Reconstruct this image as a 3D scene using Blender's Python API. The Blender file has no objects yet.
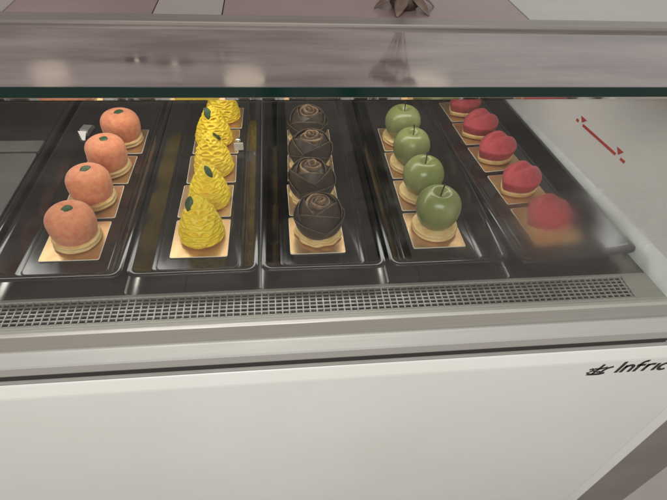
import bpy, bmesh, math, random
from mathutils import Vector, Matrix, noise
random.seed(7)
PI = math.pi
S = bpy.context.scene
C = S.collection

# ------------------------------------------------------------------ materials
def new_mat(name):
    m = bpy.data.materials.new(name); m.use_nodes = True
    nt = m.node_tree
    return m, nt, nt.nodes['Principled BSDF']

def N(nt, kind, **kw):
    n = nt.nodes.new(kind)
    for k, v in kw.items():
        if k in n.inputs: n.inputs[k].default_value = v
        else: setattr(n, k, v)
    return n

def mat(name, col, rough=.5, metal=0, col2=None, nscale=20, ndetail=4, bump=0, bscale=None, stretch=None,
        rough2=None, coat=0, spec=.5, ior=None, sheen=0, sss=0, coat_rough=.1, lo=.35, hi=.65, bdist=.001):
    m, nt, b = new_mat(name)
    L = nt.links.new
    b.inputs['Base Color'].default_value = (*col, 1)
    b.inputs['Roughness'].default_value = rough
    b.inputs['Metallic'].default_value = metal
    b.inputs['Specular IOR Level'].default_value = spec
    if ior: b.inputs['IOR'].default_value = ior
    b.inputs['Coat Weight'].default_value = coat
    b.inputs['Coat Roughness'].default_value = coat_rough
    b.inputs['Sheen Weight'].default_value = sheen
    if sss:
        b.inputs['Subsurface Weight'].default_value = sss
        b.inputs['Subsurface Radius'].default_value = (.01, .006, .003)
        b.inputs['Subsurface Scale'].default_value = .5
    if col2 or bump or rough2:
        tc = N(nt, 'ShaderNodeTexCoord'); mp = N(nt, 'ShaderNodeMapping')
        L(tc.outputs['Object'], mp.inputs['Vector'])
        if stretch: mp.inputs['Scale'].default_value = stretch
        n1 = N(nt, 'ShaderNodeTexNoise', Scale=nscale, Detail=ndetail, Roughness=.6)
        L(mp.outputs['Vector'], n1.inputs['Vector'])
        mr = N(nt, 'ShaderNodeMapRange'); mr.inputs['From Min'].default_value = lo; mr.inputs['From Max'].default_value = hi
        L(n1.outputs['Fac'], mr.inputs['Value'])
        if col2:
            mx = N(nt, 'ShaderNodeMix', data_type='RGBA')
            mx.inputs['A'].default_value = (*col, 1); mx.inputs['B'].default_value = (*col2, 1)
            L(mr.outputs['Result'], mx.inputs['Factor']); L(mx.outputs['Result'], b.inputs['Base Color'])
        if rough2 is not None:
            mq = N(nt, 'ShaderNodeMapRange'); mq.inputs['From Min'].default_value = lo; mq.inputs['From Max'].default_value = hi
            mq.inputs['To Min'].default_value = rough; mq.inputs['To Max'].default_value = rough2
            L(n1.outputs['Fac'], mq.inputs['Value']); L(mq.outputs['Result'], b.inputs['Roughness'])
        if bump:
            n2 = N(nt, 'ShaderNodeTexNoise', Scale=bscale or nscale, Detail=3)
            L(mp.outputs['Vector'], n2.inputs['Vector'])
            bp = N(nt, 'ShaderNodeBump', Strength=bump, Distance=bdist)
            L(n2.outputs['Fac'], bp.inputs['Height']); L(bp.outputs['Normal'], b.inputs['Normal'])
    return m

M = {}
M['white'] = mat('white_enamel', (.815, .83, .80), .30, col2=(.775, .79, .75), nscale=3, rough2=.40, bump=.04, bscale=180)
M['wall'] = mat('pale_liner', (.84, .85, .83), .45, col2=(.77, .78, .76), nscale=5, rough2=.65)
M['cove'] = mat('cove_liner', (.74, .77, .75), .30, col2=(.58, .61, .59), nscale=14)
M['steel'] = mat('brushed_steel', (.47, .46, .425), .46, .55, col2=(.42, .41, .375), nscale=6, stretch=(1.2, 60, 60), rough2=.58, bump=.05, bscale=10)
M['steel_pale'] = mat('satin_steel', (.50, .495, .47), .52, .4, col2=(.475, .47, .445), nscale=5, stretch=(1.5, 70, 70), rough2=.58, bump=.02, bscale=10)
M['deck'] = mat('deck_steel', (.24, .235, .225), .15, .9, col2=(.17, .166, .158), nscale=9, rough2=.26)
M['trim'] = mat('mauve_steel', (.30, .27, .25), .35, .6, col2=(.24, .215, .20), nscale=6, stretch=(1.2, 60, 60))
M['wire'] = mat('grille_wire', (.58, .565, .53), .42, .7, col2=(.44, .43, .40), nscale=60)
M['pit'] = mat('duct_dark', (.03, .029, .027), .6)
M['gasket'] = mat('black_gasket', (.006, .006, .006), .55)
M['grey_trim'] = mat('grey_trim', (.34, .33, .31), .45, col2=(.29, .28, .265), nscale=12)
M['column'] = mat('grey_column', (.235, .225, .205), .5, col2=(.20, .19, .172), nscale=8)
M['tray'] = mat('black_melamine', (.009, .0087, .0083), .08, col2=(.014, .0135, .0125), nscale=9, stretch=(3, .6, 1), rough2=.20, spec=.65)
M['gold'] = mat('gold_board', (.75, .50, .26), .26, .82, col2=(.62, .39, .19), nscale=24, rough2=.42)
M['card_edge'] = mat('card_edge', (.80, .73, .60), .6)
M['biscuit'] = mat('pale_biscuit', (.80, .60, .29), .62, col2=(.66, .43, .16), nscale=70, bump=.5, bscale=260, bdist=.0008)
M['cream'] = mat('cream_icing', (.86, .74, .50), .5, col2=(.80, .64, .36), nscale=50)
M['peach'] = mat('peach_velvet', (.70, .195, .105), .80, col2=(.77, .325, .145), nscale=110, ndetail=10, bump=.7, bscale=420, sheen=.2, bdist=.0012)
M['leaf'] = mat('dark_green_leaf', (.020, .060, .018), .45, col2=(.04, .105, .03), nscale=160, bump=.4, bscale=240)
M['yellow'] = mat('yellow_glaze', (.93, .70, .030), .48, col2=(.90, .62, .014), nscale=60, bump=.15, bscale=330)
M['stem'] = mat('dark_stem', (.018, .014, .008), .5)
M['choc'] = mat('dark_chocolate', (.026, .0175, .0120), .5, col2=(.046, .030, .019), nscale=60, bump=.25, bscale=300)
M['choc_rim'] = mat('bronze_dusted_chocolate', (.13, .085, .043), .5, col2=(.06, .038, .020), nscale=140)
M['choc_bud'] = mat('bronze_bud', (.27, .165, .080), .5, col2=(.10, .058, .028), nscale=110)
M['apple'] = mat('green_apple_glaze', (.185, .225, .060), .26, col2=(.30, .31, .13), nscale=22, ndetail=9, bump=.07, bscale=120, spec=.5, stretch=(1, 1, .45), lo=.36, hi=.72)
M['lips'] = mat('red_velvet', (.50, .062, .075), .72, col2=(.41, .042, .050), nscale=90, bump=.5, bscale=700, sheen=.12, bdist=.0006)
M['black_ink'] = mat('black_ink', (.012, .012, .012), .4)
M['red_ink'] = mat('red_ink', (.50, .045, .03), .5)
M['label'] = mat('white_card', (.78, .74, .68), .5)
M['holder'] = mat('grey_clip', (.22, .21, .195), .35)
M['chrome'] = mat('chrome', (.75, .75, .73), .12, 1)
M['board'] = mat('grey_board', (.115, .112, .105), .30, col2=(.09, .088, .083), nscale=20)
M['edge_green'] = mat('green_glass_edge', (.004, .022, .017), .10, spec=.6)
M['shelf'] = mat('mauve_backed_glass', (.115, .088, .088), .05, col2=(.235, .192, .186), nscale=5, ndetail=7, stretch=(1, 5, 1), rough2=.14, ior=2.1)
M['bevel'] = mat('polished_strip', (.72, .68, .63), .06, 1)
M['pink_slab'] = mat('rose_stone', (.19, .135, .135), .22, col2=(.23, .17, .165), nscale=7, ndetail=8, rough2=.3)
M['grey_slab'] = mat('pale_stone', (.27, .24, .24), .22, col2=(.30, .27, .265), nscale=8, ndetail=8)
M['white_slab'] = mat('grey_white_stone', (.33, .325, .31), .22, col2=(.37, .36, .345), nscale=8, ndetail=8)
M['floor'] = mat('pink_floor', (.50, .455, .44), .28, col2=(.42, .38, .365), nscale=4, ndetail=8)
M['dark_metal'] = mat('dark_bronze', (.03, .024, .018), .4, .6)
M['vase'] = mat('brown_glazed_clay', (.07, .045, .035), .2)
M['dry_leaf'] = mat('dried_leaf', (.17, .12, .095), .6, col2=(.09, .06, .045), nscale=60)
M['dry_petal'] = mat('dried_petal', (.05, .028, .024), .6, col2=(.08, .05, .036), nscale=80)

def emit(name, col, s):
    m, nt, b = new_mat(name)
    b.inputs['Emission Color'].default_value = (*col, 1); b.inputs['Emission Strength'].default_value = s
    return m
M['bulb'] = emit('lit_bulb', (1, .86, .66), 2.2)

def pane_fresnel(nt):
    # thin pane: the far face reflects as the near one does (no total reflection, rays are not bent)
    ge = N(nt, 'ShaderNodeNewGeometry'); mr = N(nt, 'ShaderNodeMapRange')
    mr.inputs['To Min'].default_value = 1.5; mr.inputs['To Max'].default_value = 1/1.5
    nt.links.new(ge.outputs['Backfacing'], mr.inputs['Value'])
    fr = N(nt, 'ShaderNodeFresnel'); nt.links.new(mr.outputs['Result'], fr.inputs['IOR'])
    return fr
def glass_pane_mat():
    """clear pane; one patch of condensation blurs what is behind it"""
    m, nt, b = new_mat('fogged_clear_glass'); nt.nodes.remove(b)
    L = nt.links.new
    out = nt.nodes['Material Output']
    tr = N(nt, 'ShaderNodeBsdfTransparent'); tr.inputs['Color'].default_value = (.965, .975, .965, 1)
    gl = N(nt, 'ShaderNodeBsdfGlossy'); gl.inputs['Roughness'].default_value = .02
    fr = pane_fresnel(nt)
    mx = N(nt, 'ShaderNodeMixShader')
    L(fr.outputs[0], mx.inputs[0]); L(tr.outputs[0], mx.inputs[1]); L(gl.outputs[0], mx.inputs[2])
    # condensation
    rf = N(nt, 'ShaderNodeBsdfRefraction', IOR=1.06, Roughness=.85); rf.inputs['Color'].default_value = (.93, .93, .92, 1)
    df = N(nt, 'ShaderNodeBsdfDiffuse'); df.inputs['Color'].default_value = (.55, .52, .49, 1)
    fg = N(nt, 'ShaderNodeMixShader'); fg.inputs[0].default_value = .06
    L(rf.outputs[0], fg.inputs[1]); L(df.outputs[0], fg.inputs[2])
    tc = N(nt, 'ShaderNodeTexCoord'); mp = N(nt, 'ShaderNodeMapping')
    mp.inputs['Location'].default_value = (-.372, 0, -.138)
    L(tc.outputs['Object'], mp.inputs['Vector'])
    rot = N(nt, 'ShaderNodeMapping'); rot.inputs['Rotation'].default_value = (0, math.radians(-28), 0)
    rot.inputs['Scale'].default_value = (1/.135, .0001, 1/.078)
    L(mp.outputs['Vector'], rot.inputs['Vector'])
    ln = N(nt, 'ShaderNodeVectorMath', operation='LENGTH'); L(rot.outputs['Vector'], ln.inputs[0])
    ns = N(nt, 'ShaderNodeTexNoise', Scale=16, Detail=5); ms = N(nt, 'ShaderNodeMapping'); ms.inputs['Rotation'].default_value = (0, math.radians(-28), 0); ms.inputs['Scale'].default_value = (.5, 1, 3.5); L(tc.outputs['Object'], ms.inputs['Vector']); L(ms.outputs['Vector'], ns.inputs['Vector'])
    ad = N(nt, 'ShaderNodeMath', operation='MULTIPLY_ADD'); L(ns.outputs['Fac'], ad.inputs[0]); ad.inputs[1].default_value = .35
    L(ln.outputs['Value'], ad.inputs[2])
    mr = N(nt, 'ShaderNodeMapRange', interpolation_type='SMOOTHSTEP')
    mr.inputs['From Min'].default_value = .38; mr.inputs['From Max'].default_value = 1.5
    mr.inputs['To Min'].default_value = .95; mr.inputs['To Max'].default_value = 0
    L(ad.outputs[0], mr.inputs['Value'])
    ge = N(nt, 'ShaderNodeNewGeometry'); sb = N(nt, 'ShaderNodeMath', operation='SUBTRACT'); sb.inputs[0].default_value = 1
    L(ge.outputs['Backfacing'], sb.inputs[1])
    mu = N(nt, 'ShaderNodeMath', operation='MULTIPLY'); L(mr.outputs['Result'], mu.inputs[0]); L(sb.outputs[0], mu.inputs[1])
    # haze streaks painted on the glass: faint smudges plus slanted reflections
    sn = N(nt, 'ShaderNodeTexNoise', Scale=5, Detail=6); sp_ = N(nt, 'ShaderNodeMapping')
    sp_.inputs['Rotation'].default_value = (0, math.radians(35), 0); sp_.inputs['Scale'].default_value = (1, 1, 7)
    L(tc.outputs['Object'], sp_.inputs['Vector']); L(sp_.outputs['Vector'], sn.inputs['Vector'])
    sr = N(nt, 'ShaderNodeMapRange'); sr.inputs['From Min'].default_value = .42; sr.inputs['From Max'].default_value = .78
    sr.inputs['To Max'].default_value = .035
    L(sn.outputs['Fac'], sr.inputs['Value'])
    sx_ = N(nt, 'ShaderNodeMath', operation='MULTIPLY'); L(sr.outputs['Result'], sx_.inputs[0]); L(sb.outputs[0], sx_.inputs[1])
    m0 = N(nt, 'ShaderNodeMixShader'); L(sx_.outputs[0], m0.inputs[0]); L(mx.outputs[0], m0.inputs[1]); L(df.outputs[0], m0.inputs[2])
    mx = m0
    m2 = N(nt, 'ShaderNodeMixShader')
    L(mu.outputs[0], m2.inputs[0]); L(mx.outputs[0], m2.inputs[1]); L(fg.outputs[0], m2.inputs[2])
    L(m2.outputs[0], out.inputs['Surface'])
    return m
def clear_glass_mat():
    m, nt, b = new_mat('clear_glass'); nt.nodes.remove(b)
    L = nt.links.new
    tr = N(nt, 'ShaderNodeBsdfTransparent'); tr.inputs['Color'].default_value = (.97, .98, .97, 1)
    gl = N(nt, 'ShaderNodeBsdfGlossy'); gl.inputs['Roughness'].default_value = .02
    fr = pane_fresnel(nt); mx = N(nt, 'ShaderNodeMixShader')
    L(fr.outputs[0], mx.inputs[0]); L(tr.outputs[0], mx.inputs[1]); L(gl.outputs[0], mx.inputs[2])
    L(mx.outputs[0], nt.nodes['Material Output'].inputs['Surface'])
    return m
M['pane'] = glass_pane_mat()
M['pane_clear'] = clear_glass_mat()

# ------------------------------------------------------------------ mesh helpers
class MB:
    def __init__(s): s.v = []; s.f = []; s.mi = []
    def add(s, vs, fs, mi=0):
        o = len(s.v); s.v += [tuple(v) for v in vs]
        for f in fs: s.f.append([i + o for i in f]); s.mi.append(mi)
        return s
    def box(s, a, b, mi=0):
        x0, y0, z0 = a; x1, y1, z1 = b
        return s.add([(x0,y0,z0),(x1,y0,z0),(x1,y1,z0),(x0,y1,z0),(x0,y0,z1),(x1,y0,z1),(x1,y1,z1),(x0,y1,z1)],
              [(3,2,1,0),(4,5,6,7),(0,1,5,4),(1,2,6,5),(2,3,7,6),(3,0,4,7)], mi)
    def prism_x(s, prof, x0, x1, mi=0):
        """closed (y,z) outline swept along x"""
        n = len(prof)
        vs = [(x0, y, z) for y, z in prof] + [(x1, y, z) for y, z in prof]
        fs = [(i, (i+1) % n, n + (i+1) % n, n + i) for i in range(n)]
        fs += [tuple(range(n-1, -1, -1)), tuple(range(n, 2*n))]
        return s.add(vs, fs, mi)
    def rings(s, rings, cap0=False, cap1=False, mi=0):
        n = len(rings[0]); vs = [p for r in rings for p in r]; fs = []
        for j in range(len(rings)-1):
            for i in range(n):
                k = (i+1) % n
                fs.append((j*n+i, j*n+k, (j+1)*n+k, (j+1)*n+i))
        if cap0: fs.append(tuple(range(n-1, -1, -1)))
        if cap1: fs.append(tuple(range((len(rings)-1)*n, len(rings)*n)))
        return s.add(vs, fs, mi)
    def tube(s, pts, rad, n=8, mi=0):
        pts = [Vector(p) for p in pts]; rs = []
        for i, p in enumerate(pts):
            d = (pts[min(i+1, len(pts)-1)] - pts[max(i-1, 0)]).normalized()
            a = d.cross(Vector((0, 1, .01))) if abs(d.y) < .9 else d.cross(Vector((1, 0, 0)))
            a.normalize(); b = d.cross(a)
            r = rad[i] if isinstance(rad, (list, tuple)) else rad
            rs.append([p + r*(a*math.cos(t) + b*math.sin(t)) for t in [2*PI*k/n for k in range(n)]])
        return s.rings(rs, True, True, mi)
    def build(s, name, mats, parent=None, smooth=False, bevel=0, loc=None, subsurf=0):
        me = bpy.data.meshes.new(name); me.from_pydata(s.v, [], s.f)
        if not isinstance(mats, (list, tuple)): mats = [mats]
        for m in mats: me.materials.append(m)
        me.polygons.foreach_set('material_index', s.mi)
        bm = bmesh.new(); bm.from_mesh(me); bmesh.ops.recalc_face_normals(bm, faces=bm.faces); bm.to_mesh(me); bm.free()
        if smooth: me.polygons.foreach_set('use_smooth', [True]*len(me.polygons))
        o = bpy.data.objects.new(name, me); C.objects.link(o)
        if parent: o.parent = parent
        if loc: o.location = loc
        if bevel:
            b = o.modifiers.new('bevel', 'BEVEL'); b.width = bevel; b.segments = 2; b.limit_method = 'ANGLE'; b.angle_limit = math.radians(40)
        if subsurf:
            b = o.modifiers.new('sub', 'SUBSURF'); b.levels = b.render_levels = subsurf
        return o

def tag(o, label, cat, group=None, kind=None):
    if label: o['label'] = label
    if cat: o['category'] = cat
    if group: o['group'] = group
    if kind: o['kind'] = kind
    return o
def thing(name, label, cat, loc=(0,0,0), rz=0, group=None):
    o = bpy.data.objects.new(name, None); C.objects.link(o); o.empty_display_size = .03
    o.location = loc; o.rotation_euler = (0, 0, rz)
    return tag(o, label, cat, group)
def dup(root, loc, rz, label, scale=1):
    r = root.copy(); C.objects.link(r); r.location = loc; r.rotation_euler = (0, 0, rz); r['label'] = label
    r.scale = (scale,)*3
    for ch in list(root.children):
        c = ch.copy(); C.objects.link(c); c.parent = r
        for g in list(ch.children):
            d = g.copy(); C.objects.link(d); d.parent = c
    return r
def rrect(w, d, r, z, n=6, cx=0, cy=0):
    out = []
    for qx, qy, a0 in ((1,1,0),(-1,1,90),(-1,-1,180),(1,-1,270)):
        for k in range(n+1):
            a = math.radians(a0 + 90*k/n)
            out.append((cx + qx*(w/2-r) + r*math.cos(a), cy + qy*(d/2-r) + r*math.sin(a), z))
    return out
def lathe(fn, nu, nv):
    """rings of fn(angle, v) v in 0..1"""
    return [[fn(2*PI*i/nu, j/(nv-1)) for i in range(nu)] for j in range(nv)]
def sm(a, b, x):
    t = min(1, max(0, (x-a)/(b-a))); return t*t*(3-2*t)

H = .3353            # top of the glass shelf above the trays
DZ = -.004           # deck level
XL, XR = -.95, .95

# ------------------------------------------------------------------ the display counter (one thing)
case = thing('display_counter', 'long refrigerated display counter with white front, steel rails and glass front', 'display counter', (0, 0, 0))
# deck in separate plates with fine seams
deck_x = [XL, -.49, -.1425, .2088, .60]
for a, b in zip(deck_x[:-1], deck_x[1:]):
    MB().box((a+.0008, .4735, DZ-.004), (b-.0008, 1.19, DZ)).build('deck_plate', M['deck'], case)
MB().box((XL, .39, -.09), (.60, 1.19, -.045)).build('duct', M['pit'], case)
MB().box((XL, 1.19, -.09), (.62, 1.21, .305)).build('back_panel', M['grey_trim'], case)
for dx in (-.4165, -.2240, -.0332, .1570, .3475):
    MB().box((dx-.0016, .4755, DZ+.0002), (dx+.0016, 1.10, DZ+.0045)).build('divider', M['steel_pale'], case, bevel=.0006)
# vent grille: bars both ways in a flat frame
g = MB()
gy0, gy1 = .4265, .4665
nrow = 6
for k in range(nrow + 1):
    y = gy0 + (gy1-gy0)*k/nrow
    g.box((XL, y-.0009, DZ-.0025), (.531, y+.0009, DZ-.0005))
x = -.60
while x < .531:
    sl = 0.02
    g.add([(x-.0009, gy0, DZ-.0020), (x+.0009, gy0, DZ-.0020), (x+.0009, gy1, DZ-.0020), (x-.0009, gy1, DZ-.0020),
           (x-.0009, gy0, DZ+.0003), (x+.0009, gy0, DZ+.0003), (x+.0009, gy1, DZ+.0003), (x-.0009, gy1, DZ+.0003)],
          [(3,2,1,0),(4,5,6,7),(0,1,5,4),(1,2,6,5),(2,3,7,6),(3,0,4,7)])
    x += .0098
gr = g.build('vent_grille', M['wire'], case)
f = MB()
f.box((XL, gy1+.0009, DZ-.006), (.531, .4728, DZ+.0012)); f.box((XL, .4195, DZ-.006), (.531, gy0-.0009, DZ+.0012))
f.box((.5312, .4195, DZ-.006), (.5995, .4728, DZ+.0010))
f.build('grille_frame', M['steel'], gr, bevel=.0006)
# steel rails and gap profile along the front
MB().prism_x([(.4193, -.03), (.4193, -.0025), (.4175, -.0008), (.412, -.0012), (.4085, -.0045), (.404, -.0255), (.4045, -.03)], XL, XR).build('upper_rail', M['steel'], case, bevel=.0012)
MB().prism_x([(.4190, -.071), (.4190, -.0305), (.4020, -.0285), (.4000, -.0300), (.3890, -.0430), (.3872, -.0455), (.3862, -.0595), (.3880, -.0625), (.392, -.071)], XL, XR).build('lower_rail', M['steel_pale'], case, bevel=.0012)
MB().box((XL, .3945, -.10), (XR, .4185, -.0715)).build('gasket', M['gasket'], case)
MB().prism_x([(.3944, -.10), (.3944, -.0765), (.3885, -.0780), (.3868, -.0805), (.3868, -.10)], XL, XR).build('trim_strip', M['grey_trim'], case)
# white front panel with a rounded top lip and folded right edge
fp = MB()
PX = .714
fp.prism_x([(.395, -.96), (.395, -.0835), (.3895, -.0815), (.3855, -.0835), (.3800, -.0990), (.3785, -.1035), (.3780, -.108), (.3780, -.96)], XL, PX)
panel = fp.build('front_panel', M['white'], case, bevel=.002)
e = MB()
e.add([(PX+.0006, .3780, -.96), (PX+.018, .3720, -.96), (PX+.024, .3725, -.96), (PX+.026, .395, -.96), (PX+.0006, .395, -.96),
       (PX+.0006, .3780, -.108), (PX+.018, .3720, -.108), (PX+.024, .3725, -.108), (PX+.026, .395, -.108), (PX+.0006, .395, -.108)],
      [(0,1,6,5), (1,2,7,6), (2,3,8,7), (3,4,9,8), (4,0,5,9), (4,3,2,1,0), (5,6,7,8,9)])
e.build('folded_edge', M['white'], panel, bevel=.0015)
MB().box((PX+.027, .385, -.96), (PX+.0295, .42, -.1005)).build('seam_gap', M['gasket'], case)
MB().box((PX+.030, .3835, -.94), (.915, .42, -.1005)).build('end_column', M['column'], case, bevel=.004)
# body behind
MB().box((XL, .4201, -.94), (.915, 1.21, -.0905)).build('cabinet_body', M['grey_trim'], case)
MB().box((XL, .42, -.97), (.90, 1.19, -.9405)).build('plinth', M['pit'], case)
# right end wall, its inner face is a little skewed as built
def wx(y): return .5925 - .12*(y-.494)
w = MB()
w.add([(wx(.412), .412, DZ), (.915, .412, DZ), (.915, 1.19, DZ), (wx(1.19), 1.19, DZ),
       (wx(.412), .412, .3238), (.915, .412, .3238), (.915, 1.19, .3238), (wx(1.19), 1.19, .3238)],
      [(3,2,1,0),(4,5,6,7),(0,1,5,4),(1,2,6,5),(2,3,7,6),(3,0,4,7)])
endp = w.build('end_panel', M['wall'], case, bevel=.002)
# cove skirting
c = MB(); rs = []
def cx_(y): return .5695 - .102*(y-.526)
for y in [.4195 + (1.188-.4195)*k/24 for k in range(25)]:
    a, b = cx_(y), wx(y)-.0004
    prof = [(a, DZ+.0002)] + [(a + (b-a)*(1-math.cos(t)) , DZ + .0002 + .007*0 + .032*(math.sin(t)*.35 + (1-math.cos(t))*.65)) for t in [PI/2*k/8 for k in range(1, 9)]] + [(b, DZ+.0002)]
    rs.append([(px, y, pz) for px, pz in prof])
c.rings(rs, True, True).build('cove_skirting', M['cove'], case, smooth=False)
# load line printed on the end panel
def on_wall(y, z, out=.0008): return (wx(y)-out, y, z)
st = MB()
def quad_wall(p): 
    n = len(p)
    st.add([on_wall(y, z) for y, z in p] + [on_wall(y, z, -.0002) for y, z in p],
           [tuple(range(n)), tuple(range(2*n-1, n-1, -1))] + [(i, (i+1) % n, n+(i+1) % n, n+i) for i in range(n)])
quad_wall([(.7640, .0978), (.7640, .1026), (.7710, .1026), (.7710, .0978)])
quad_wall([(.6535, .0978), (.6535, .1026), (.7500, .1026), (.7500, .0978)])
quad_wall([(.6290, .0978), (.6290, .1026), (.6400, .1026), (.6400, .0978)])
quad_wall([(.7455, .1120), (.7630, .1120), (.7548, .1028)])
quad_wall([(.6405, .1125), (.6575, .1125), (.6480, .1028)])
st.build('load_line', M['red_ink'], endp)
# front pane
pn = MB().box((XL, .4215, -.0015), (.5985, .4265, .3196)).build('front_pane', M['pane'], case)
# glass shelf on top
sh = MB().box((XL, .4205, .3255), (XR, .563, H)).build('glass_shelf', M['shelf'], case)
MB().box((XL, .4190, .3260), (XR, .4204, H+.0001)).build('polished_edge', M['edge_green'], sh, bevel=.0004)
MB().prism_x([(.4198, .3252), (.4200, .3248), (.4248, .3202), (.4280, .3230), (.4280, .3252)], XL, XR).build('under_strip', M['bevel'], case)
# trim bar behind the shelf, then the stone worktop in slabs
MB().prism_x([(.5632, .3255), (.5632, H+.003), (.566, H+.0045), (.588, H+.0045), (.590, H+.003), (.590, .3255)], XL, XR).build('trim_bar', M['trim'], case, bevel=.001)
sx = [XL, -.300, -.139, -.060, .3165, XR]
for i, (a, b) in enumerate(zip(sx[:-1], sx[1:])):
    MB().box((a+.0006, .5905, .3255), (b-.0006, 1.21, H-.001)).build('worktop_slab', M[('grey_slab', 'pink_slab', 'grey_slab', 'pink_slab', 'white_slab')[i]], case, bevel=.0008)
MB().box((XL, .5635, .3050), (.55, 1.19, .3252)).build('worktop_underside', M['grey_trim'], case)

# lettering and emblem on the white panel -- thin raised vinyl strokes
PY = .3780
def strokes(lines, w, name, parent, ox, oz, sc, shear=.0, mi=M['black_ink']):
    mb = MB()
    for ln in lines:
        wd = w
        if isinstance(ln, tuple): ln, wd = ln
        pts = [Vector(p) for p in ln]; n = len(pts); Lf, Rt = [], []
        for i, p in enumerate(pts):
            d0 = (pts[i] - pts[i-1]).normalized() if i else (pts[1]-pts[0]).normalized()
            d1 = (pts[i+1] - pts[i]).normalized() if i < n-1 else d0
            t = (d0 + d1).normalized(); nn = Vector((-t.y, t.x)); k = wd/2/max(.5, t.dot(d1))
            Lf.append(p + nn*k); Rt.append(p - nn*k)
        poly = Lf + Rt
        def P(v, y): return (ox + sc*(v.x + shear*v.y), y, oz + sc*v.y)
        vs = [P(v, PY-.0006) for v in poly] + [P(v, PY+.0004) for v in poly]
        m2 = 2*n; fs = []
        for i in range(n-1):
            fs += [(i, i+1, n+i+1, n+i), (m2+i, m2+n+i, m2+n+i+1, m2+i+1), (i, m2+i, m2+i+1, i+1), (n+i, n+i+1, m2+n+i+1, m2+n+i)]
        fs += [(0, n, m2+n, m2), (n-1, m2+n-1, m2+2*n-1, 2*n-1)]
        mb.add(vs, fs)
    return mb.build(name, mi, parent)
def arc(cx, cy, rx, ry, a0, a1, n=10):
    return [(cx + rx*math.cos(math.radians(a0+(a1-a0)*k/n)), cy + ry*math.sin(math.radians(a0+(a1-a0)*k/n))) for k in range(n+1)]
LT = []
LT.append([(.10, 0), (.10, 1.0)])                                              # I
LT.append([(.38, 0), (.38, .66)]); LT.append([(.38, .42)] + arc(.60, .42, .21, .22, 165, 0, 8) + [(.81, 0)])   # n
LT.append([(1.12, 0), (1.12, .72)] + arc(1.34, .74, .22, .22, 180, 75, 8)); LT.append([(.96, .60), (1.42, .60)])  # f
LT.append([(1.60, 0), (1.60, .66)]); LT.append([(1.60, .40)] + arc(1.82, .40, .22, .23, 170, 70, 6) + [(1.98, .63)])   # r
LT.append([(2.17, 0), (2.17, .66)])                                            # i
LT.append(arc(2.66, .33, .27, .30, 50, 310, 14))                               # c
LT.append(arc(3.30, .33, .29, .30, 0, 360, 20))                                # o
strokes(LT, .17, 'lettering', panel, .5362, -.1412, .0315, .16)
EM = [([(0, .06), (.35, .02), (.75, .02), (1.0, .12)], .17),
      ([(.30, .06), (.42, .45), (.55, .98)], .15), ([(.18, .58), (.55, .56), (.88, .68)], .12),
      ([(.72, .08), (.82, .42), (.98, .60), (1.22, .70)], .15), ([(.05, .30), (.16, .42), (.30, .36)], .12),
      ([(-.08, .52), (.06, .60), (.16, .50)], .11), ([(-.10, .20), (.06, .24)], .10), ([(.50, .20), (.66, .30)], .12)]
strokes(EM, .11, 'emblem', panel, .4890, -.1430, .0300, .10)

# ------------------------------------------------------------------ trays
def make_tray(label, x, y, rz, w=.186, d=.62):
    t = thing('display_tray', label, 'tray', (x, y, DZ), rz, 'long black trays set side by side on the deck')
    h = .0285
    mb = MB()
    # sizes relative to a tray whose front outer edge sits at local y = 0
    def R(ins, z, r): return rrect(w-2*ins, d-2*ins, r, z, 6, 0, d/2)
    mb.rings([R(.026, 0, .010), R(.0245, .0012, .011), R(.0052, h-.0048, .014), R(.0046, h-.0036, .014), R(.0004, h-.0034, .014), R(0, h-.0028, .014), R(.0003, h-.0006, .014), R(.0012, h, .014), R(.0068, h, .013),
              R(.0082, h-.0010, .012), R(.0245, .0062, .010), R(.0265, .0044, .010), R(.0290, .0038, .009)], True, True)
    mb.build('tray_body', M['tray'], t, smooth=False, bevel=0)
    b = MB().rings([R(.0315, .0036, .008), R(.0319, .0046, .008), R(.0333, .0046, .008), R(.0337, .0036, .008)]).build('floor_ridge', M['tray'], t)
    return t
for p in (): pass
T = {}
tray0 = make_tray('long black tray holding the peach-shaped pastries', -.319, .4835, math.radians(-.4))
for me in {o.data for o in tray0.children}: me.polygons.foreach_set('use_smooth', [True]*len(me.polygons))
dup(tray0, (-.128, .4835, DZ), 0, 'long black tray holding the yellow ridged pastries')
dup(tray0, (.0615, .4835, DZ), math.radians(-.6), 'long black tray holding the dark chocolate roses')
dup(tray0, (.2525, .4845, DZ), math.radians(.3), 'long black tray holding the green apple pastries')
dup(tray0, (.4635, .4870, DZ), math.radians(4.6), 'long black tray holding the red lip-shaped pastries').scale = (1.10, 1, 1)
dup(tray0, (-.514, .4835, DZ), 0, 'long black tray without pastries, beside the peach pastry tray')
ZF = DZ + .0040     # tray floor

# ------------------------------------------------------------------ gold cards
CW = .0875
def make_card():
    t = thing('gold_card', 'gold', 'cake board', (0, 0, 0), 0, 'square gold boards under the pastries')
    mb = MB()
    mb.rings([rrect(CW-.0012, CW-.0012, .003, .0), rrect(CW, CW, .003, .0006), rrect(CW, CW, .003, .0016)], True, False, 1)
    n = len(rrect(1, 1, .1, 0))
    top = rrect(CW, CW, .003, .0016); inn = rrect(CW-.0014, CW-.0014, .003, .00175)
    mb.rings([top, inn], False, False, 1)
    mb.add(inn, [tuple(range(n))], 0)
    mb.build('board', [M['gold'], M['card_edge']], t)
    return t
ORD = ['first', 'second', 'third', 'fourth', 'fifth']

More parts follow.
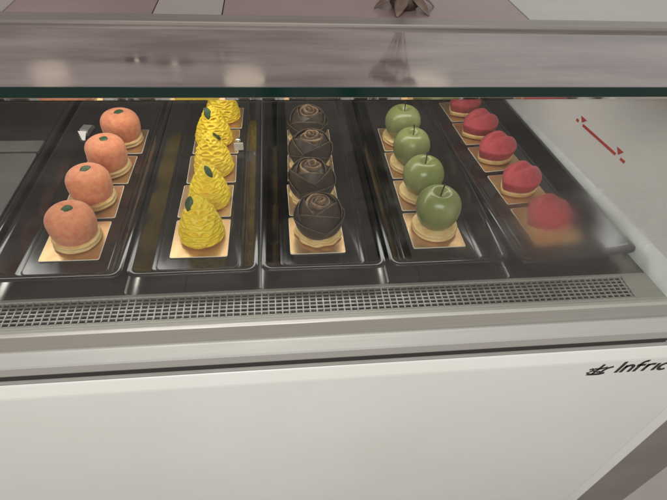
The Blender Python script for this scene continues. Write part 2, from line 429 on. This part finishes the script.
# ------------------------------------------------------------------ pastries
def disc(mb, r, z0, z1, wob, seed, n=48, mi=0, bulge=.0012):
    def rr(a, k): return r + wob*noise.noise(Vector((math.cos(a)*2.2, math.sin(a)*2.2, seed + k*.7))) + k
    zw = lambda a: .0008*math.sin(3*a+seed) 
    rs = []
    for z, k in ((z0, -.0015), (z0+.0008, 0), ((z0+z1)/2, bulge), (z1-.0008, 0), (z1, -.002)):
        rs.append([(rr(a, k)*math.cos(a), rr(a, k)*math.sin(a), z) for a in [2*PI*i/n for i in range(n)]])
    mb.rings(rs, True, True, mi)

def leaf_mesh(L, W, droop=.25, n=8):
    mb = MB(); top = []; 
    for j in range(n+1):
        t = j/n; w = W/2*math.sin(PI*min(1, t*.96+.02))**.75
        x = L*t; z = -droop*L*t*t
        top.append([(x, -w, z-.10*w), (x, -w*.5, z+.25*w), (x, 0, z+.05*w), (x, w*.5, z+.25*w), (x, w, z-.10*w)])
    vs = [p for r in top for p in r]; k = len(vs)
    vs += [(a, b, c-.0009) for a, b, c in vs]; fs = []
    for j in range(n):
        for i in range(4):
            a = j*5+i; fs.append((a, a+1, a+6, a+5)); fs.append((k+a, k+a+5, k+a+6, k+a+1))
    for j in range(n):
        for i in (0, 4): a = j*5+i; fs.append((a, a+5, k+a+5, k+a))
    fs += [(0, 1, 2, 3, 4, k+4, k+3, k+2, k+1, k), tuple(n*5+i for i in range(5)) + tuple(k+n*5+4-i for i in range(5))]
    return mb.add(vs, fs)

def make_peach():
    t = thing('peach_pastry', 'peach', 'pastry', (0,0,0), 0, 'orange peach-shaped pastries')
    def fn(a, v):
        th = PI*v*.80                             # from the top down
        r0 = .0356
        st, ct = math.sin(th), math.cos(th)
        r = r0*st**.74 if th < PI/2 else r0*(.90*st**.28 + .10*st)
        z = .0400 + (.0268 if th < PI/2 else .0335)*math.copysign(abs(ct)**.86, ct)
        z -= .0050*math.exp(-(r/.0085)**2)        # dimple
        lob = 1 + .014*math.cos(a*2+.6) + .014*noise.noise(Vector((math.cos(a), math.sin(a), v*2)))
        if th < PI*.55: lob -= .035*math.exp(-((a-4.0)/.22)**2)*st   # suture
        return (r*lob*math.cos(a), r*lob*math.sin(a), z)
    rs = lathe(fn, 56, 34); rs[0] = [(p[0]*.0+1e-5*math.cos(i), 1e-5*math.sin(i), p[2]) for i, p in enumerate(rs[0])]
    body = MB().rings(rs, False, True).build('fruit_body', M['peach'], t, smooth=True)
    b = MB(); disc(b, .0356, .0018, .0068, .0020, 1.0); disc(b, .0352, .0078, .0128, .0024, 4.0)
    b.build('biscuit_base', M['biscuit'], t, smooth=True)
    c = MB(); disc(c, .0344, .0066, .0080, .0012, 2.0); c.build('icing_layer', M['cream'], t, smooth=True)
    lf = leaf_mesh(.0225, .0185, .10).build('leaf', M['leaf'], t, smooth=True); lf.location = (-.010, -.004, .0595); lf.rotation_euler = (.35, -.42, .15)
    return t

def make_yellow():
    t = thing('ridged_pastry', 'yellow', 'pastry', (0,0,0), 0, 'yellow ridged dome pastries')
    HH = .0775
    def base_r(v):        # v 0 bottom .. 1 top
        return .0372*(1-v**1.55)**.70*(1 - .05*math.exp(-v/.03))
    rows = 7.8
    def fn(a, v):
        v = min(v, .9995)
        c, s_ = math.cos(a), math.sin(a)
        w1 = noise.noise(Vector((c*1.6, s_*1.6, v*5)))
        u = v*rows + .30*w1 + .10*math.sin(a*2+1)
        i = math.floor(u); p = (u-i)-.5
        r = base_r(v); fall = min(1, r/.014)
        n = max(5, round(11*(1-i/rows*.5)))
        dep = 0
        for k in (i-1, i, i+1):                     # pits between the cords, offset from row to row
            pp = u-k-.5
            t_ = a/(2*PI)*n + (k % 2)*.5 + .35*noise.noise(Vector((k*3.7, 2.2, 0))) + .15*noise.noise(Vector((c*1.5, s_*1.5, k*2.1)))
            q = t_-math.floor(t_)-.5
            sz = .75+.6*noise.noise(Vector((math.floor(t_)*5.1, k*2.3, 7)))
            dep += .0098*sz*math.exp(-abs(pp/.17)**2.2 - (abs(q)/.30)**3.5)
        rib = .0030*math.cos(2*PI*p)                # soft swell between rows
        knob = .0010*noise.noise(Vector((c*4, s_*4, v*9)))
        r = r - (dep - rib*.35 - knob)*fall
        z = .0022 + HH*v + .0009*fall*math.sin(a*4+i)*(v < .9)
        return (r*c, r*s_, z)
    rs = lathe(fn, 190, 150)
    MB().rings(rs, True, True).build('piped_dome', M['yellow'], t, smooth=True)
    lf = leaf_mesh(.023, .0135, .08).build('leaf', M['leaf'], t, smooth=True)
    lf.location = (-.010, -.0165, .0600); lf.rotation_euler = (.0, -1.05, 1.45)
    return t

def petal(mb, a0, w, th_top, th_bot, off, flare, droop, n=18, m=12, R=(.0365, .0365, .0345), cz=.0365):
    """one shell petal hugging the ball; the last rows at the lip take material 1"""
    def pt(t, s, d):
        a = a0 + w*t
        tt = th_top + droop*abs(t)**2.4
        th = tt + (th_bot-tt)*s
        k = 1 + off + flare*max(0, 1-s*3.2)**2 + d - .045*abs(t)**4 + .012*math.sin(t*3+a0*2)*(1-s)
        # small lip curl
        return (R[0]*k*math.sin(th)*math.cos(a), R[1]*k*math.sin(th)*math.sin(a), cz + R[2]*k*math.cos(th))
    o = len(mb.v); vs = []
    ss = [0, .015, .035, .065] + [.065 + .935*(j/(m-4))for j in range(1, m-3)]
    m = len(ss)
    for s in ss:
        for i in range(n+1): vs.append(pt(-1+2*i/n, s, 0))
    k = len(vs)
    for s in ss:
        for i in range(n+1): vs.append(pt(-1+2*i/n, s, -.035))
    W = n+1
    for j in range(m-1):
        mi = 1 if j < 2 else 0
        for i in range(n):
            a = j*W+i
            mb.f.append([o+q for q in (a, a+1, a+W+1, a+W)]); mb.mi.append(mi)
            mb.f.append([o+k+q for q in (a, a+W, a+W+1, a+1)]); mb.mi.append(0)
    for i in range(n): mb.f.append([o+q for q in (i, k+i, k+i+1, i+1)]); mb.mi.append(1)
    for j in range(m-1):
        for i in (0, n):
            a = j*W+i; mb.f.append([o+q for q in (a, a+W, k+a+W, k+a)]); mb.mi.append(0)
    mb.v += vs

def make_rose():
    t = thing('rose_pastry', 'rose', 'pastry', (0,0,0), 0, 'dark chocolate rose pastries')
    def fn(a, v):
        th = .25 + (PI*.80-.25)*v
        return (.0350*math.sin(th)*math.cos(a), .0350*math.sin(th)*math.sin(a), .0365 + .0325*math.cos(th))
    MB().rings(lathe(fn, 40, 20), True, True).build('core', M['choc'], t, smooth=True)
    D = math.radians
    specs = [(330, 62, 76, 147, .100, .085, .36), (95, 64, 72, 146, .118, .085, .38), (215, 64, 78, 147, .108, .085, .36),
             (250, 66, 46, 142, .055, .10, .42), (25, 62, 50, 140, .075, .10, .40), (140, 66, 48, 141, .064, .10, .42),
             (300, 64, 30, 120, .020, .11, .36), (70, 60, 32, 118, .035, .11, .34), (185, 62, 33, 120, .018, .11, .36)]
    for a, w, t0, t1, off, fl, dr in specs:
        mb = MB(); petal(mb, D(a), D(w), D(t0), D(t1), off, fl, dr)
        mb.build('petal', [M['choc'], M['choc_rim']], t, smooth=True)
    # spiral bud: a thick ribbon wound outward
    mb = MB(); n = 90; outer = []
    for k in range(n+1):
        s = k/n; a = s*2*PI*2.6+.4; r = .0026 + .0195*s**1.1
        x, y = r*math.cos(a)*(1+.10*math.sin(2*a)), r*math.sin(a); nx, ny = math.cos(a), math.sin(a)
        zt = .0745 - .0085*s**1.5 + .0022*math.sin(a*1.37+.5); th = .0015 + .0008*math.sin(a*1.3)
        outer.append([(x-nx*th, y-ny*th, .056), (x-nx*th, y-ny*th, zt-.0012), (x-nx*th*.4, y-ny*th*.4, zt), (x+nx*th*.6, y+ny*th*.6, zt-.0002),
                      (x+nx*th*1.2, y+ny*th*1.2, zt-.0018), (x+nx*th*1.1, y+ny*th*1.1, .056)])
    mb.rings(outer, True, True).build('bud', M['choc_bud'], t, smooth=True)
    b = MB()
    def wav(r, z0, z1, seed):
        n = 72; rs = []
        for z, k in ((z0, -.002), (z0+.001, 0), (z1-.001, .0006), (z1, -.0015)):
            rs.append([((r+k+.0016*math.sin(9*a+seed)+.001*math.sin(5*a))*math.cos(a), (r+k+.0016*math.sin(9*a+seed)+.001*math.sin(5*a))*math.sin(a), z+.0006*math.sin(9*a)) for a in [2*PI*i/n for i in range(n)]])
        b.rings(rs, True, True)
    wav(.0385, .0024, .0062, 0); wav(.0365, .0064, .0105, 1.2)
    b.build('biscuit_base', M['biscuit'], t, smooth=True)
    return t

def make_apple():
    t = thing('apple_pastry', 'apple', 'pastry', (0,0,0), 0, 'green apple-shaped pastries')
    def fn(a, v):
        th = PI*v*.86
        rad = .0368
        r = rad*math.sin(th)**.78 if th < PI/2 else rad*(.55+.45*math.sin(th))*(math.sin(th)**.35)
        z = .0475 + .0325*math.cos(th) if th < PI/2 else .0475 + .0385*math.cos(th)
        z -= .0125*math.exp(-(r/.0095)**2)
        lob = 1 + .016*math.cos(5*a+.5)*(math.sin(th)**2)*(1.1 if th < PI/2 else .4) + .012*noise.noise(Vector((math.cos(a)*.8, math.sin(a)*.8, v*1.5)))
        return (r*lob*math.cos(a), r*lob*math.sin(a), z)
    rs = lathe(fn, 60, 40); z0 = rs[0][0][2]; rs[0] = [(1e-5*math.cos(2*PI*i/60), 1e-5*math.sin(2*PI*i/60), z0) for i in range(60)]
    MB().rings(rs, False, True).build('fruit_body', M['apple'], t, smooth=True)
    s = MB().tube([(0, 0, .064), (.0003, 0, .072), (.001, -.0004, .082), (.0022, -.0006, .0895), (.0028, -.0008, .092)], [.0011, .0010, .0010, .0013, .0016])
    s.build('stem', M['stem'], t, smooth=True)
    b = MB(); disc(b, .0372, .0018, .0066, .0008, 3); disc(b, .0372, .0080, .0128, .0008, 6)
    b.build('biscuit_base', M['biscuit'], t, smooth=True)
    c = MB(); disc(c, .0352, .0062, .0084, .0006, 9); c.build('icing_layer', M['cream'], t, smooth=True)
    return t

def make_lips():
    t = thing('lip_pastry', 'lips', 'pastry', (0,0,0), 0, 'red lip-shaped pastries')
    nu, nv = 110, 46
    hw = .0425
    def upper(x):   # far (upper lip) outline with cupid's bow
        u = abs(x)/hw; return .0310*(1-u**1.75)**.92*(1-.05*math.exp(-(x/.010)**2)) 
    def lower(x):
        u = abs(x)/hw; return -.0330*(1-u**2.1)**.74
    def ol(a):
        # outline point in direction by parametric x
        x = hw*math.cos(a)*.998
        return x, (upper(x) if math.sin(a) >= 0 else lower(x))
    rings = []
    ZT = .047
    for j in range(nv):
        v = j/(nv-1)                # 0 rim bottom, 1 centre top
        ring = []
        for i in range(nu):
            a = 2*PI*i/nu; x, y = ol(a)
            zt = .0470 + .10*y                  # the lips lean towards the glass
            if v < .30:             # flank
                q = v/.30; k = .90 + .12*math.sin(q*PI*.56); z = .0105 + (zt*.62-.0105)*q
            else:
                q = (v-.30)/.70; k = 1.014*(1-q) + .0002
                zc = .0505 + .22*(y*k)
                z = zt*.62 + (zc-zt*.62)*(1-(1-q)**2.1)
            px, py = x*k, y*k
            ym = .0015 - .0030*math.cos(px/hw*PI)      # mouth line wavers
            d = py - ym
            env = max(0, 1-(abs(px)/hw)**4)
            up = sm(.25, .6, v)
            z += -.0066*math.exp(-(d/.0055)**2)*env*up
            z += .0014*math.exp(-((d-.013)/.010)**2 - ((abs(px)-.012)/.012)**2)*up
            z += .0035*math.exp(-((d+.014)/.010)**2 - (px/.024)**2)*up
            z -= .0014*math.exp(-((py-.028)/.012)**2 - (px/.009)**2)*sm(.1, .4, v)
            ring.append((px, py, z))
        rings.append(ring)
    MB().rings(rings, True, True).build('lip_body', M['lips'], t, smooth=True)
    b = MB(); rs = []
    for z, k in ((.0020, .90), (.003, .94), (.0085, .96), (.0107, .94)):
        rs.append([(ol(2*PI*i/nu)[0]*k*(1.0), ol(2*PI*i/nu)[1]*k*1.02, z) for i in range(nu)])
    b.rings(rs, True, True).build('biscuit_base', M['biscuit'], t, smooth=True)
    return t

card0 = make_card(); first_card = [True]
def card(x, y, rz, label):
    if first_card[0]:
        first_card[0] = False; card0.location = (x, y, ZF); card0.rotation_euler = (0, 0, rz); card0['label'] = label
    else: dup(card0, (x, y, ZF), rz, label)
def row(make, spots, word, cardpos, cword, tilt=.03):
    rng = random.Random(len(word))
    proto = make()
    for i, (x, y, rz, sc) in enumerate(spots):
        if i == 0: lab = f'{word}, first behind the steel vent grille'
        elif i == len(spots)-1: lab = f'{word}, last one at the far end'
        else: lab = f'{word}, {ORD[i]} one back from the vent grille'
        if i == 0:
            proto.location = (x, y, ZF+.0006); proto.rotation_euler = (0, 0, rz); proto['label'] = lab; proto.scale = (sc,)*3
            o = proto
        else: o = dup(proto, (x, y, ZF+.0006), rz, lab, sc)
        a, b = rng.uniform(-tilt, tilt), rng.uniform(-tilt, tilt)
        o.rotation_euler = (a, b, rz); o.location.z += .036*(abs(a)+abs(b))*.9
        o.scale = (sc*rng.uniform(.975, 1.02), sc*rng.uniform(.975, 1.02), sc*rng.uniform(.96, 1.03))
    for i, (x, y, rz) in enumerate(cardpos):
        lab = f'square gold board under the {ORD[i] if i < len(cardpos)-1 else "last"} {cword} from the vent grille'
        card(x, y, rz, lab)
R_ = math.radians
row(make_peach, [(-.316, .588, 0, 1), (-.312, .684, .5, .98), (-.307, .776, -.4, .98), (-.302, .872, .2, .98)], 'velvety orange peach pastry with a green leaf',
    [(-.3185, .5855, R_(0)), (-.3165, .681, R_(1.5)), (-.3125, .776, R_(-1)), (-.306, .871, R_(1))], 'peach pastry')
row(make_yellow, [(-.126, .588, -.25, 1), (-.121, .680, 1.2, 1), (-.120, .772, 2.4, 1), (-.127, .868, .35, 1), (-.115, .965, -.2, 1)], 'yellow ridged dome pastry with a green leaf',
    [(-.1275, .5830, R_(-.5)), (-.1270, .678, R_(-1)), (-.1240, .773, R_(1)), (-.1225, .868, R_(0)), (-.118, .962, R_(-1))], 'yellow ridged pastry')
row(make_rose, [(.0605, .586, .2, 1), (.0565, .680, 1.4, 1), (.0595, .775, 2.9, 1), (.060, .869, 4.2, 1)], 'dark chocolate rose pastry with curled petals',
    [(.0565, .5820, 0), (.0575, .676, R_(1)), (.060, .771, R_(-1.5)), (.063, .866, R_(-1))], 'chocolate rose')
row(make_apple, [(.2555, .588, 0, 1), (.252, .680, 1.9, .99), (.2505, .773, 3.3, .97), (.2535, .866, 4.4, .97)], 'glossy green apple pastry with a dark stem',
    [(.2545, .5855, R_(.5)), (.2555, .680, 0), (.256, .775, R_(.5)), (.2575, .868, R_(0))], 'apple pastry')
row(make_lips, [(.4530, .596, .42, 1.04), (.4440, .694, .46, 1.04), (.4340, .797, .40, 1.04), (.4290, .890, .35, 1.04), (.4240, .985, .55, 1.04)], 'red velvety lip-shaped pastry',
    [(.4560, .594, R_(6)), (.4470, .694, R_(6)), (.4380, .794, R_(6)), (.4310, .890, R_(4)), (.4260, .985, R_(5))], 'red lip pastry')

# ------------------------------------------------------------------ small things in the trays
t = thing('price_clip', 'small grey price clip with a white card beside the peach pastries', 'price tag', (-.388, .888, ZF), R_(-8), 'price clips standing in the trays')
MB().prism_x([(.006, 0), (.040, 0), (.040, .006), (.034, .010), (.012, .012), (.006, .008)], -.011, .011).build('clip_block', M['holder'], t, bevel=.001)
MB().prism_x([(-.010, .0015), (-.0095, .0005), (.0045, .0125), (.004, .0135)], -.011, .011).build('card_face', M['label'], t)
t = thing('price_clip', 'white price clip with a chrome ball beside the yellow pastries', 'price tag', (-.0775, .835, ZF+.002), R_(4), 'price clips standing in the trays')
MB().box((-.009, -.0015, 0), (.009, 0, .016)).build('card_face', M['label'], t)
MB().prism_x([(.0002, 0), (.016, 0), (.016, .005), (.004, .008), (.0002, .008)], -.007, .007).build('clip_block', M['label'], t, bevel=.001)
def ball(r, cz):
    rs = lathe(lambda a, v: (r*math.sin(PI*(.02+.96*v))*math.cos(a), r*math.sin(PI*(.02+.96*v))*math.sin(a), cz + r*math.cos(PI*(.02+.96*v))), 20, 12)
    return MB().rings(rs, True, True)
ball(.0065, .0145).build('chrome_ball', M['chrome'], t, smooth=True, loc=(0, .010, 0))
t = thing('grey_board', 'flat grey board with a raised back strip lying in the tray without pastries', 'board', (-.512, .735, ZF+.0002), 0)
MB().rings([rrect(.118, .19, .006, 0), rrect(.12, .192, .007, .003), rrect(.117, .189, .006, .004)], True, True).build('board_plate', M['board'], t)
MB().box((-.06, .0975, 0), (.062, .135, .007)).build('raised_strip', M['board'], t, bevel=.0015)

# ------------------------------------------------------------------ dried flowers on the worktop
v = thing('dried_bouquet', 'small brown vase of dried flowers standing on the pink stone worktop', 'flowers', (.164, .640, H-.001))
rs = lathe(lambda a, q: ((.013+.007*math.sin(PI*q*.9+.2))*math.cos(a), (.013+.007*math.sin(PI*q*.9+.2))*math.sin(a), .020*q), 24, 10)
MB().rings(rs, True, True).build('vase', M['vase'], v, smooth=True)
sm_ = MB(); heads = []
for k in range(8):
    a = k*2.4; e = Vector((.018*math.cos(a)*(.6+.5*(k % 3)) - .004, .016*math.sin(a), .072+.010*(k % 3)))
    sm_.tube([(0, 0, .015), e*.55 + Vector((0, 0, .01)), e], [.0011, .0009, .0007], 5); heads.append(e)
sm_.build('stems', M['dry_leaf'], v)
for k in range(6):
    lf = leaf_mesh(.040, .017, .45).build('leaf', M['dry_leaf'], v, smooth=True)
    lf.location = (0, 0, .020); lf.rotation_euler = (0, .02 if k in (0, 3, 4, 5) else -.2, (.05, 1.0, 2.2, 3.3, 4.3, 5.4)[k])
for e in heads:
    mb = MB()
    for k in range(7):
        lm = leaf_mesh(.016, .011, -.3, 5)
        Mx = Matrix.Translation(e) @ Matrix.Rotation(k*PI*2/7 + e.x*90, 4, 'Z') @ Matrix.Rotation(-.35, 4, 'Y')
        mb.add([Mx @ Vector(p) for p in lm.v], lm.f)
    mb.build('flower_head', M['dry_petal'], v, smooth=True)

# ------------------------------------------------------------------ pendant lamps further back (seen mirrored in the shelf)
def pendant(x, y, z, sc, label):
    t = thing('pendant_lamp', label, 'lamp', (x, y, z), 0, 'pendant lamps above the counter'); t.scale = (sc,)*3
    rs = lathe(lambda a, q: ((.03+.085*q**.6)*math.cos(a), (.03+.085*q**.6)*math.sin(a), .09-.10*q), 28, 12)
    inn = [[(p[0]*.95, p[1]*.95, p[2]-.003) for p in r] for r in reversed(rs)]
    MB().rings(rs + inn, False, True).build('shade', M['dark_metal'], t, smooth=True)
    ball(.022, .012).build('bulb', M['bulb'], t, smooth=True)
    MB().tube([(0, 0, .085), (0, 0, .45)], .004, 6).build('cord', M['dark_metal'], t)
pendant(-.614, 3.0, 1.451, 1.0, 'dark bell-shaped pendant lamp with a lit bulb, mirrored in the shelf')
pendant(-1.111, 4.0, 1.85, .8, 'smaller dark pendant lamp mirrored in the shelf above the peach pastries')

pendant(-.322, 3.0, 1.395, .40, 'slim dark pendant lamp on a long cord mirrored behind the yellow pastries')
# ------------------------------------------------------------------ floor
fl = MB().box((-4, -4, -.99), (4, 6, -.97)).build('floor', M['floor']); fl['kind'] = 'structure'
for x0, x1 in ((-.09, .05), (.42, .57)):  # dark strips added out of view so the pane mirrors dark bands
    o = MB().box((x0, -3.9, -.9695), (x1, -.62, -.966)).build('added_mirror_strip', M['gasket']); o['kind'] = 'structure'

# ------------------------------------------------------------------ light
def area(name, loc, to, sx, sy, watts, col):
    l = bpy.data.lights.new(name, 'AREA'); l.shape = 'ELLIPSE' if sx < .5 else 'RECTANGLE'; l.size = sx; l.size_y = sy; l.energy = watts; l.color = col
    o = bpy.data.objects.new(name, l); C.objects.link(o); o.location = loc
    o.rotation_euler = (Vector(to)-Vector(loc)).to_track_quat('-Z', 'Y').to_euler(); return o
area('ceiling_panel', (-.25, -1.25, 1.65), (0, .7, 0), 1.5, .8, 39, (1, .98, .925))
area('ceiling_panel', (.1, 1.0, 1.95), (.1, .7, 0), 1.4, .5, 4, (1, .95, .88))
area('case_fill', (-.15, .80, .298), (-.15, .80, 0), 1.15, .08, 2.4, (1, .975, .92))  # unseen fill added under the worktop to brighten the pastries further back
area('spot_glow', (-1.36, 3.0, 1.52), (0, .5, .3), .22, .12, .10, (1, .86, .62))
area('spot_glow', (-.20, 3.0, 1.54), (0, .5, .3), .26, .14, .12, (1, .86, .62))
area('spot_glow', (1.0, 3.0, 1.56), (0, .5, .3), .30, .10, .10, (1, .86, .62))

w = bpy.data.worlds.new('World'); S.world = w; w.use_nodes = True
nt = w.node_tree; bg = nt.nodes['Background']
tc = N(nt, 'ShaderNodeTexCoord'); sp = N(nt, 'ShaderNodeSeparateXYZ'); nt.links.new(tc.outputs['Generated'], sp.inputs[0])
mr = N(nt, 'ShaderNodeMapRange', interpolation_type='SMOOTHSTEP'); mr.inputs['From Min'].default_value = .05; mr.inputs['From Max'].default_value = .42
nt.links.new(sp.outputs['X'], mr.inputs['Value'])
mx = N(nt, 'ShaderNodeMix', data_type='RGBA'); mx.inputs['A'].default_value = (.37, .315, .30, 1); mx.inputs['B'].default_value = (.80, .79, .75, 1)
nt.links.new(mr.outputs['Result'], mx.inputs['Factor']); nt.links.new(mx.outputs['Result'], bg.inputs['Color'])
bg.inputs['Strength'].default_value = .8

# ------------------------------------------------------------------ camera
cam = bpy.data.cameras.new('camera'); co = bpy.data.objects.new('camera', cam); C.objects.link(co)
Rm = [[0.9937932170198317, -0.03525555702555846, 0.10550870819127296],
      [-0.09990278690759496, -0.7000495658108844, 0.7070714353043698],
      [0.04893312805005127, -0.7132234229936718, -0.6992266427078043]]
mw = Matrix.Identity(4)
for i in range(3):
    mw[i][0] = Rm[i][0]; mw[i][1] = -Rm[i][1]; mw[i][2] = -Rm[i][2]
mw[2][3] = .54
co.matrix_world = mw
cam.sensor_width = 36; cam.lens = 36*484.8/667; cam.clip_start = .01; cam.clip_end = 100
S.camera = co
S.view_settings.view_transform = 'Standard'; S.view_settings.look = 'None'
S.view_settings.exposure = 0; S.view_settings.gamma = 1
S.cycles.max_bounces = 10; S.cycles.transparent_max_bounces = 12
